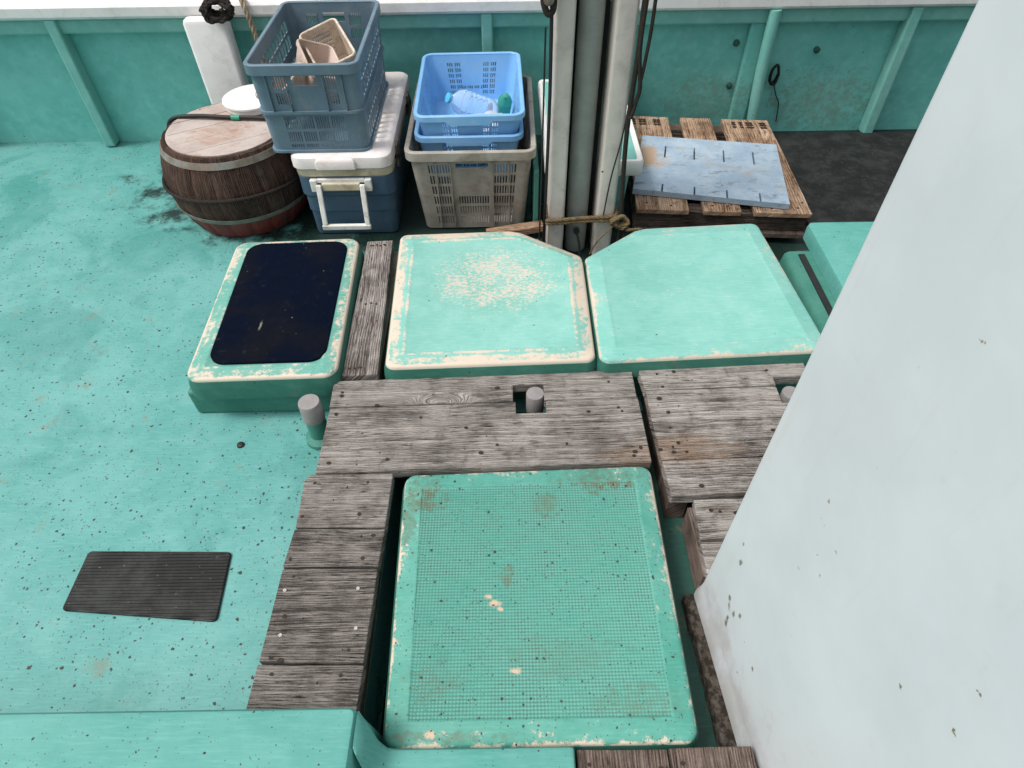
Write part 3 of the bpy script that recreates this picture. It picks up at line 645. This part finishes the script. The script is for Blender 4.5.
# black lines
bm = B(); tube(bm, [(.150, 2.40, -.10), (.152, 2.385, .2), (.155, 2.38, .6), (.150, 2.38, 1.1), (.15, 2.38, 1.9)], .0065, 8); tube(bm, [(.130, 2.39, -.12), (.132, 2.38, .3), (.133, 2.38, .82)], .0035, 6)
tag(mesh('hanging_line', bm, M['black'], smooth=True, origin=(.15, 2.38, .9)), 'thin black line hanging down the left side of the mast', 'line')
bl = empty('pulley', (.14, 2.37, .87), 'small dark pulley hanging at the left of the mast', 'pulley')
bm = B(); tube(bm, [(.135, 2.375, 1.02), (.122, 2.375, .92), (.138, 2.37, .865), (.158, 2.37, .89), (.150, 2.37, 1.02)], .011, 8); mesh('shell', bm, M['rope_dark'], bl, smooth=True)
bm = B(); lathe(bm, [(.012, -.008), (.018, -.006), (.013, 0), (.018, .006), (.012, .008)], Matrix.Translation((.14, 2.36, .91)) @ Matrix.Rotation(R(80), 4, 'X'), 16); mesh('wheel', bm, M['metal'], bl, smooth=True)
bm = B()
tube(bm, [(.462, 2.38, 1.9), (.460, 2.38, 1.0), (.458, 2.375, .72), (.455, 2.38, .45), (.466, 2.38, .2), (.480, 2.38, .0), (.475, 2.38, -.12)], .0095, 8)
tube(bm, [(.475, 2.38, 1.3), (.466, 2.375, .95), (.462, 2.37, .75), (.480, 2.37, .62), (.474, 2.375, .56), (.460, 2.37, .50)], .008, 8)
tube(bm, [(.485, 2.38, 1.5), (.494, 2.375, .90), (.487, 2.37, .72), (.480, 2.37, .64)], .0065, 8)
tag(mesh('hanging_hose', bm, M['rope_dark'], smooth=True, origin=(.47, 2.38, .9)), 'dark doubled cable hanging down the right side of the mast', 'cable')
bm = B(); tube(bm, [(.455, 2.385, .60), (.44, 2.383, .42), (.415, 2.383, .25), (.40, 2.385, .07)], .003, 6)
tag(mesh('hanging_line', bm, M['black'], smooth=True, origin=(.43, 2.38, .4)), 'thin dark cord slanting across the right mast post', 'line')
tag(mesh('batten_board', plank_bm([(-.10, 2.50), (.16, 2.56), (.15, 2.61), (-.11, 2.55)], -.10, .03, (1, .2)), M['pallet'], origin=(0, 2.5, -.13)), 'short reddish board on the deck in front of the taupe crate', 'board')
tag(mesh('batten_board', plank_bm([(-.42, 2.41), (.14, 2.43), (.14, 2.49), (-.42, 2.47)], -.12, .03, (1, 0)), M['woodB'], origin=(0, 2.45, -.15)), 'dark damp board behind the patchy mint hatch cover', 'board')

# ------------------------------------------------------------------ mint box behind the mast
fb = empty('fish_box', (.38, 3.0, FZ), 'mint insulated box with a white rimmed lid behind the mast', 'fish box')
bm = B(); stack(bm, rect(.20, .545, 2.64, 3.38), .03, [(.015, FZ), (0, .13)], 5); mesh('body', bm, M['rib_teal'], fb, smooth=True)
bm = B(); stack(bm, rect(.158, .59, 2.59, 3.44), .03, [(.006, .131), (0, .14), (0, .19), (.006, .20), (.022, .20), (.026, .194)], 5); mesh('lid_rim', bm, M['white'], fb, smooth=True)
bm = B(); stack(bm, rect(.186, .562, 2.618, 3.412), .02, [(0, .194), (0, .1965), (.004, .198)], 5); mesh('lid_panel', bm, M['rib_teal'], fb, smooth=True)
bm = B(); box(bm, .112, .135, 2.62, 2.95, -.155, .14); tag(mesh('divider_board', bm, M['side'], bevel=.003, origin=(.12, 2.7, FZ)), 'narrow teal board standing between the taupe crate and mast', 'board')

# ------------------------------------------------------------------ crates
def crate(name, M4, W, D, H, tap, t, m, label, front, side, back=None, r=.03, rim=(.012, .022), ribs=(), cat='crate', group=None, bands=(), handle=None):
    """M4 places the crate: origin at the middle of its bottom"""
    o_ = M4.to_translation()
    T = empty(name, o_, label, cat, group)
    w0, d0 = W/2-tap, D/2-tap; w1, d1 = W/2, D/2; c = r
    bm = B()
    V = lambda x, y, z: M4 @ Vector((x, y, z))
    back = back or front
    Rm = M4.to_3x3()
    def side_panel(holes, a0, b0, a1, b1, nrm):
        def P(u, v):
            A = Vector(a0).lerp(Vector(b0), u); Bq = Vector(a1).lerp(Vector(b1), u); return M4 @ A.lerp(Bq, v)
        panel(bm, P, Rm @ Vector(nrm), t, holes)
    side_panel(front, (-w0+c, -d0, 0), (w0-c, -d0, 0), (-w1+c, -d1, H), (w1-c, -d1, H), (0, 1, 0))
    side_panel(back, (w0-c, d0, 0), (-w0+c, d0, 0), (w1-c, d1, H), (-w1+c, d1, H), (0, -1, 0))
    side_panel(side, (w0, -d0+c, 0), (w0, d0-c, 0), (w1, -d1+c, H), (w1, d1-c, H), (-1, 0, 0))
    side_panel(side, (-w0, d0-c, 0), (-w0, -d0+c, 0), (-w1, d1-c, H), (-w1, -d1+c, H), (1, 0, 0))
    for sx, sy in ((1, 1), (1, -1), (-1, 1), (-1, -1)):       # rounded corner posts
        K = 5; lo, li, hi_, hn = [], [], [], []
        for k in range(K+1):
            a = math.pi/2*k/K; cc, ss_ = math.cos(a), math.sin(a)
            for lst, w_, d_, z, rr in ((lo, w0, d0, 0, c), (hi_, w1, d1, H, c), (li, w0, d0, 0, c-t), (hn, w1, d1, H, c-t)):
                lst.append(V(sx*(w_-c+rr*cc), sy*(d_-c+rr*ss_), z))
        loft(bm, [lo + li[::-1], hi_ + hn[::-1]])
    mesh('wall', bm, m, T)
    bm = B(); stack(bm, rect(-w0-.001, w0+.001, -d0-.001, d0+.001), c, [(.002, .0), (0, .004), (.0, t)], 5, M=M4); mesh('floor', bm, m, T)
    bm = B(); ow, oh = rim
    stack(bm, rect(-w1-ow, w1+ow, -d1-ow, d1+ow), c+ow, [(0, H-oh), (0, H+.002), (.003, H+.005), (ow+t-.002, H+.005), (ow+t+.001, H+.002), (ow+t, H-.004), (.003, H-.004), (.003, H-oh)], 5, M=M4, ring=True)
    mesh('rim', bm, m, T, smooth=True)
    for z, ow, hh in bands:
        f = z/H; ww, dd = w0+(w1-w0)*f, d0+(d1-d0)*f
        bm = B(); stack(bm, rect(-ww-ow, ww+ow, -dd-ow, dd+ow), c+ow, [(0, z), (0, z+hh), (ow+.0015, z+hh), (ow+.0015, z)], 5, M=M4, ring=True); mesh('band', bm, m, T)
    if ribs:
        for x, z0, z1 in ribs:
            for s_ in (-1, 1):
                bm = B()
                f0, f1 = z0/H, z1/H
                y0, y1 = s_*(d0+(d1-d0)*f0), s_*(d0+(d1-d0)*f1)
                for xx in (x,):
                    vs = [V(xx-.0022, y0, z0), V(xx+.0022, y0, z0), V(xx+.0022, y0+s_*.009, z0), V(xx-.0022, y0+s_*.009, z0)]
                    ve = [V(xx-.0022, y1, z1), V(xx+.0022, y1, z1), V(xx+.0022, y1+s_*.009, z1), V(xx-.0022, y1+s_*.009, z1)]
                    loft(bm, [vs, ve])
                mesh('rib', bm, m, T)
    return T
def place(x, y, z, rz=0, rx=0, ry=0): return Matrix.Translation((x, y, z)) @ Matrix.Rotation(R(rz), 4, 'Z') @ Matrix.Rotation(R(rx), 4, 'X') @ Matrix.Rotation(R(ry), 4, 'Y')

# taupe crate on the deck
fr = []
for k in range(6):
    v0 = .065+k*.135; v1 = v0+.105
    fr += slots(.08, .30, v0, v1, 8); fr += slots(.72, .94, v0, v1, 8)
    if k < 3: fr += slots(.345, .675, v0, v1, 12)
fr.append((.35, .66, .80, .86))
sd = []
for k in range(6):
    v0 = .065+k*.135
    for u in (.05, .37, .69): sd += slots(u, u+.26, v0, v0+.105, 9)
crate('crate', place(-.165, 2.985, FZ+.002, 0), .540, .75, .405, .035, .005, M['crate_taupe'], 'taupe plastic crate full of slots, holding two blue crates', fr, sd, rim=(.016, .035), r=.035,
      ribs=[(-.155, .01, .355), (-.092, .01, .355), (.092, .01, .355), (.165, .01, .355)])
# blue crates, nested
fb_ = []
for v0 in (.15, .27, .39, .51, .63, .75):
    for u in (.16, .265, .66, .765): fb_ += slots(u, u+.085, v0, v0+.085, 3)
for u in (.30, .40, .50, .60): fb_ += slots(u+.0, u+.08, .27, .335, 3)
sb_ = []
for v0 in (.15, .27, .39, .51, .63, .75):
    for u in (.12, .22, .32, .58, .68, .78): sb_ += slots(u, u+.08, v0, v0+.085, 3)
for i, z in enumerate((.050, .140)):
    lab = ['lower sky blue crate nested in the taupe crate', 'upper sky blue crate with plastic bottles inside'][i]
    T = crate('crate', place(-.175+(.004 if i else 0), 3.038+.006*i, z, .3+.5*i), .455, .655, .215, .034, .0035, M['crate_blue'], lab, fb_, sb_, rim=(.014, .02), r=.04, group='nested blue crates')
    # deeper lip parts at the middle of the short sides
    P4 = place(-.175+(.004 if i else 0), 3.038+.006*i, z, .3+.5*i)
    for sy in (-1, 1):
        bm = B(); l = []
        for x, zz in ((-.105, .197), (-.085, .178), (.085, .178), (.105, .197)): l.append((x, zz))
        loft(bm, [[P4 @ Vector((x, sy*(.3275+.0143), zz)) for x, zz in l], [P4 @ Vector((x, sy*(.3275+.003), zz)) for x, zz in l]])
        mesh('grip_lip', bm, M['crate_blue'], T)
# cooler
cl = empty('cooler', (-.73, 3.0, FZ), 'large blue cooler with white lid and swinging white handle', 'cooler')
x0, x1, y0, y1 = -.945, -.505, 2.585, 3.45
CZ = .028
bm = B(); stack(bm, rect(x0+.01, x1-.005, y0+.012, y1), .05, [(.022, FZ), (.018, FZ+.02), (.016, -.035), (.010, -.032), (.010, .045), (.004, .052), (0, .055), (0, .143), (.004, .148)], 6); mesh('body', bm, M['cooler_blue'], cl, smooth=True)
bm = B(); stack(bm, rect(x0+.01, x1-.006, y0+.012, y1), .05, [(0, .149), (-.002, .153), (-.002, .183), (.01, .186)], 6); mesh('rim_band', bm, M['cooler_band'], cl, smooth=True)
bm = B(); stack(bm, rect(x0, x1, y0, y1+.01), .055, [(.01, .187), (0, .191), (0, .223), (.004, .238), (.015, .246), (.03, .2485), (.045, .2495)], 7); ld = mesh('lid', bm, M['cooler_white'], cl, smooth=True)
bm = B(); stack(bm, rect(-.83, -.66, y0-.012, y0+.03), .006, [(0, .193), (0, .226), (.006, .236), (.012, .240)], 4); sub('latch', bm, M['cooler_white'], ld, smooth=True)
yh = y0+.008
hd = B()
loft(hd, [[Vector((x, y, z)) for y, z in ((yh-.018, .085), (yh+.005, .085), (yh+.005, .142), (yh-.018, .142))] for x in (-.875, -.845)])
hp = mesh('handle_bracket', hd, M['cooler_handle'], cl, bevel=.004)
hd = B()
loft(hd, [[Vector((x, y, z)) for y, z in ((yh-.018, .085), (yh+.005, .085), (yh+.005, .142), (yh-.018, .142))] for x in (-.635, -.605)])
mesh('handle_bracket', hd, M['cooler_handle'], cl, bevel=.004)
hd = B(); box(hd, -.845, -.635, yh-.012, yh+.003, .125, .143); mesh('handle_bar', hd, M['cooler_handle'], cl, bevel=.003)
bm = B(); box(bm, -.825, -.655, yh-.022, yh-.004, .090, .128); sub('grip_sleeve', bm, M['cooler_band'], hp, bevel=.006)
yb = yh-.075
for xa in (-.848, -.656):
    bm = B()
    loft(bm, [[Vector((xa+q, y, z)) for q, y, z in ((0, yh-.034, .125), (.024, yh-.034, .125), (.024, yh-.020, .125), (0, yh-.020, .125))],
              [Vector((xa+q*1.0, y, z)) for q, y, z in ((.001, yb, -.052), (.023, yb, -.052), (.023, yb+.014, -.052), (.001, yb+.014, -.052))]])
    mesh('handle_arm', bm, M['cooler_handle'], cl, bevel=.004)
bm = B(); box(bm, -.850, -.630, yb-.003, yb+.017, -.075, -.051); mesh('handle', bm, M['cooler_handle'], cl, bevel=.004)
for yy in (2.75, 3.25):
    bm = B(); tube(bm, [(x1+.002, yy-.05, .18), (x1+.012, yy, .17), (x1+.002, yy+.05, .18)], .008, 8); mesh('strap', bm, M['black'], cl, smooth=True)
    bm = B(); box(bm, x1-.004, x1+.010, yy-.03, yy+.03, .12, .22); mesh('hinge', bm, M['metal'], cl, bevel=.003)
# grey-blue crate on the cooler
fr = [(.36, .64, .775, .885)]
for v0, v1 in ((.57, .70), (.735, .875)):
    fr += slots(.14, .31, v0, v1, 6, .6); fr += slots(.70, .86, v0, v1, 6, .6)
for v0, v1 in ((.06, .10), (.13, .25), (.285, .43)):
    for u in (.15, .335, .52, .705): fr += slots(u, u+.165, v0, v1, 6, .6)
sd = []
for v0, v1 in ((.06, .20), (.24, .43), (.56, .70), (.74, .87)):
    for u in (.06, .21, .36, .51, .66, .81):
        sd += slots(u, u+.135, v0, v1, 2, .78)
gm = place(-.805, 2.967, .2495, 0)
crate('crate', gm, .430, .70, .365, .010, .005, M['crate_grey_blue'], 'deep grey blue crate on the white cooler lid, holding beige baskets', fr, sd, rim=(.012, .035), r=.035, bands=[(.170, .010, .012), (.001, .010, .010)],
      ribs=[(-.15, .18, .33), (-.075, .18, .33), (.075, .18, .33), (.15, .18, .33)])
# beige baskets inside
bh = []
for v in range(6):
    bh += slots(.18, .85, .14+v*.12, .14+v*.12+.06, 9, .5)
crate('basket', place(-.775, 3.12, .365, 27, 14, -16), .175, .27, .17, .012, .003, M['basket'], 'beige perforated basket lying tilted on top in the grey blue crate', bh, bh, rim=(.007, .012), r=.02, cat='basket', group='beige baskets in the crate')
crate('basket', place(-.875, 2.99, .375, 24, 16, 24), .16, .24, .13, .012, .003, M['tray'], 'pinkish beige tray wedged in the middle of the grey blue crate', [], [], rim=(.006, .012), r=.025, cat='tray')
crate('basket', place(-.935, 2.82, .355, -14, 8, -12), .14, .22, .13, .012, .003, M['tray'], 'pinkish beige tray standing at the front left in the grey blue crate', [], [], rim=(.006, .012), r=.025, cat='tray')

# bottles
def bottle(M4, L, r, m, capm, label):
    t = empty('bottle', M4.to_translation(), label, 'bottle', 'plastic bottles in the blue crate')
    prof = [(r*.55, .004), (r*.92, 0), (r, .008)]
    for k in range(5): z = L*(.10+.11*k); prof += [(r, z), (r*.93, z+.006), (r, z+.012)]
    prof += [(r, L*.66), (r*.85, L*.76), (r*.5, L*.86), (r*.30, L*.92), (r*.30, L*.955)]
    bm = B(); lathe(bm, prof, M4, 24); mesh('shell', bm, m, t, smooth=True)
    bm = B(); lathe(bm, [(r*.38, L*.945), (r*.38, L*.995), (r*.33, L)], M4, 16); mesh('cap', bm, capm, t, smooth=True)
def lie(x, y, z, rz, tilt): return Matrix.Translation((x, y, z)) @ Matrix.Rotation(R(rz), 4, 'Z') @ Matrix.Rotation(R(tilt), 4, 'X')
bottle(lie(-.175, 3.05, .245, -66, 62) @ Matrix.Translation((0, 0, -.12)), .25, .060, M['clear'], M['cap_blue'], 'large clear bottle with a light blue cap lying in the blue crate')
bottle(lie(-.13, 2.90, .215, 95, 84) @ Matrix.Translation((0, 0, -.10)), .22, .036, M['clear'], M['film'], 'clear bottle lying crosswise at the front of the blue crate')
bottle(lie(-.015, 3.08, .235, 8, 40) @ Matrix.Translation((0, 0, -.08)), .17, .034, M['clear_green'], M['green_tape'], 'green bottle leaning at the right side of the blue crate')
bm = B(); bmesh.ops.create_icosphere(bm, subdivisions=4, radius=1)
for v in bm.verts:
    q = v.co.copy(); f = 1 + .22*math.sin(7*q.x+3*q.y)*math.cos(6*q.z+2) + .12*math.sin(15*q.y+9*q.z)
    v.co = Vector((-.08+q.x*.085*f, 2.93+q.y*.06*f, .225+q.z*.035*f))
tag(mesh('plastic_bag', bm, M['film'], smooth=True, origin=(-.105, 2.83, .2)), 'crumpled translucent bag beside the bottles in the blue crate', 'plastic bag')

# ------------------------------------------------------------------ barrel, bucket, hose, ropes
br = empty('barrel', (-1.29, 2.87, FZ), 'dark wooden barrel with red painted foot left of the cooler', 'barrel')
Tb = Matrix.Translation((-1.29, 2.87, 0)); rad = lambda z: .27 + .062*(1-((z-.045)/.21)**2)
bm = B(); n = 20*4; L = []
for z in [-.159, -.11, -.06, -.01, .04, .09, .14, .19, .24]:
    L.append([Tb @ Vector(((rad(z)-(.006 if k % 4 == 0 else 0))*math.cos(2*math.pi*k/n), (rad(z)-(.006 if k % 4 == 0 else 0))*math.sin(2*math.pi*k/n), z)) for k in range(n)])
Lr = L[:3]; Lw = L[2:]
loft(bm, Lr); mesh('foot', bm, M['red'], br)
bm = B(); loft(bm, Lw); ul = bm.loops.layers.uv.new('UVMap')
for f in bm.faces:
    for l in f.loops:
        c = l.vert.co - Vector((-1.29, 2.87, 0)); l[ul].uv = (c.z, math.atan2(c.y, c.x)*.3)
mesh('stave_wall', bm, M['barrel'], br)
for k in range(5):      # head boards, clipped to the round
    ya, yb_ = -.258+.1032*k+.001, -.258+.1032*(k+1)-.001
    pts = []
    for j in range(13):
        y = ya+(yb_-ya)*j/12; pts.append((math.sqrt(max(.26**2-y*y, 1e-5)), y))
    poly = pts + [(-x, y) for x, y in pts[::-1]]
    ca, sa = math.cos(.5), math.sin(.5)
    bm = B(); loft(bm, [[Tb @ Vector((x*ca-y*sa, x*sa+y*ca, z)) for x, y in poly] for z in (.230, .247+random.uniform(-.001, .001))]); mesh('head_board', bm, M['barrel_head'], br, bevel=.0015)
for z, w_ in ((.200, .026), (-.06, .022)):
    bm = B(); loft(bm, [[Tb @ Vector((r_*math.cos(2*math.pi*k/48), r_*math.sin(2*math.pi*k/48), zz)) for k in range(48)] for r_, zz in ((rad(z)+.001, z), (rad(z)+.004, z), (rad(z+w_)+.004, z+w_), (rad(z+w_)+.001, z+w_))], ring=True); mesh('hoop', bm, M['hoop'], br)
bm = B(); rope(bm, [Tb @ Vector(((rad(.06)+.008)*math.cos(a/10*math.pi*2), (rad(.06)+.008)*math.sin(a/10*math.pi*2), .06+.012*math.sin(a))) for a in range(11)], .009); mesh('binding_rope', bm, M['rope_dark'], br, smooth=True)
bm = B(); lathe(bm, [(.125, .2485), (.132, .252), (.134, .272), (.138, .276), (.137, .284), (.130, .288), (.118, .285), (.05, .2855)], Matrix.Translation((-1.215, 3.095, 0)), 44)
tag(mesh('tub_lid', bm, M['white'], smooth=True, origin=(-1.215, 3.095, .25)), 'round white tub lid lying on the back of the barrel top', 'lid')
hs_ = empty('hose', (-1.3, 3.15, .21), 'black hose with a green band lying across the barrel top', 'hose')
bm = B(); tube(bm, [(-1.62, 2.97, .15), (-1.57, 2.965, .24), (-1.45, 2.955, .2605), (-1.30, 2.94, .259), (-1.13, 2.925, .259), (-1.03, 2.92, .235)], .0095, 10); mesh('tube', bm, M['black'], hs_, smooth=True)
bm = B(); tube(bm, [(-1.275, 2.937, .259), (-1.235, 2.933, .259)], .0115, 12, smooth=False); mesh('band', bm, M['green_tape'], hs_, smooth=True)
bm = B()
for k in range(9):
    c = Vector((-1.345+random.uniform(-.02,.02), BY-.2, .575)); a = random.uniform(0, 6)
    rope(bm, [c + Vector((math.cos(a+t)*random.uniform(.03, .09), random.uniform(-.03, .03), math.sin(a+t)*random.uniform(.02, .06))) for t in (0, 1.3, 2.6, 3.9, 5.2, 6.3)], .010)
tag(mesh('rope_coil', bm, M['rope_dark'], smooth=True, origin=(-1.44, BY-.2, .5)), 'tangled dark rope hung on the white post', 'rope')
bm = B(); rope(bm, [(-1.29, BY-.02, .60), (-1.265, BY-.10, .585), (-1.25, BY-.115, .52), (-1.24, BY-.12, .43), (-1.235, BY-.125, .3)], .013)
tag(mesh('mooring_rope', bm, M['rope_pale'], smooth=True, origin=(-1.32, BY-.1, .4)), 'pale braided rope hanging over the rail behind the grey blue crate', 'rope')
bm = B()
for k in range(4):
    c = Vector((1.425, BY-.02, .165)); rope(bm, [c + Vector((math.cos(t)*.022, -.006*k+random.uniform(-.004, .004), math.sin(t)*.05+random.uniform(-.006, .006))) for t in (0, 1.3, 2.6, 3.9, 5.2, 6.3)], .005)
tube(bm, [(1.43, BY-.02, .13), (1.47, BY-.015, .05), (1.50, BY-.012, 0), (1.515, BY-.012, -.10)], .003, 6)
tag(mesh('cord_coil', bm, M['black'], smooth=True, origin=(1.43, BY-.02, .16)), 'small black cord coil tied by the rounded bulwark rib', 'cord')

# ------------------------------------------------------------------ pallet and board
pl = empty('pallet', (.98, 2.95, FZ), 'pine pallet with nail holed boards before the bulwark', 'pallet')
ax = lambda t: (.585+t*(.735), )
def pq(u0, u1, v0=0, v1=1):    # pallet plane: u across, v away
    def P(u, v): 
        a = Vector((.575, 2.535)).lerp(Vector((1.345, 2.475)), u); b = Vector((.640, 3.435)).lerp(Vector((1.385, 3.355)), u); return tuple(a.lerp(b, v))
    return [P(u0, v0), P(u1, v0), P(u1, v1), P(u0, v1)]
for u0, u1 in ((.0, .30), (.385, .60), (.675, 1.0)):
    mesh('board', plank_bm(pq(u0, u1), .0, .022, (.07, 1)), M['pallet'], pl, bevel=.002)
for v0, v1 in ((.03, .11), (.46, .54), (.89, .97)):
    mesh('stringer', plank_bm(pq(.0, 1.0, v0, v1), -.0235, .085, (1, -.08)), M['woodB'], pl, bevel=.003)
for u0, u1 in ((.0, .28), (.40, .60), (.74, 1.0)):
    mesh('bottom_board', plank_bm(pq(u0, u1), -.110, .02, (.07, 1)), M['woodB'], pl)
for u in (.03, .05, .10, .125, .20, .225, .75, .80, .845, .87, .94, .96):
    for v in (.93, .955, .90):
        q = pq(u, u+.01, v, v+.01)[0]; bm = B(); lathe(bm, [(.011, 0), (.011, .0016)], Matrix.Translation((q[0], q[1], -.0005)), 10); mesh('nail', bm, M['hole'], pl)
for u, v in ((.06, .06), (.2, .04), (.44, .05), (.53, .05), (.72, .05), (.78, .04), (.93, .05), (.97, .10)):
    q = pq(u, u+.01, v, v+.01)[0]; bm = B(); lathe(bm, [(.006, 0), (.006, .0016)], Matrix.Translation((q[0], q[1], -.0005)), 10); mesh('nail', bm, M['hole'], pl)
bd = [(.568, 2.655), (1.245, 2.508), (1.335, 3.040), (.685, 3.155)]
def bp(u, v): return Vector(bd[0]).lerp(Vector(bd[1]), u).lerp(Vector(bd[3]).lerp(Vector(bd[2]), u), v)
bm = B()
holes = [(u-.006, u+.006, .60, .82) for u in (.185, .395, .605, .815)] + [(u-.006, u+.006, .0001, .13) for u in (.19, .40, .61, .82)]
panel(bm, lambda u, v: Vector((*bp(u, v), .004)), Vector((0, 0, 1)), .026, holes)
tag(mesh('slotted_board', bm, M['board_blue'], origin=(.95, 2.8, .003)), 'pale blue grey slotted board with brown stains lying on the pallet', 'board')
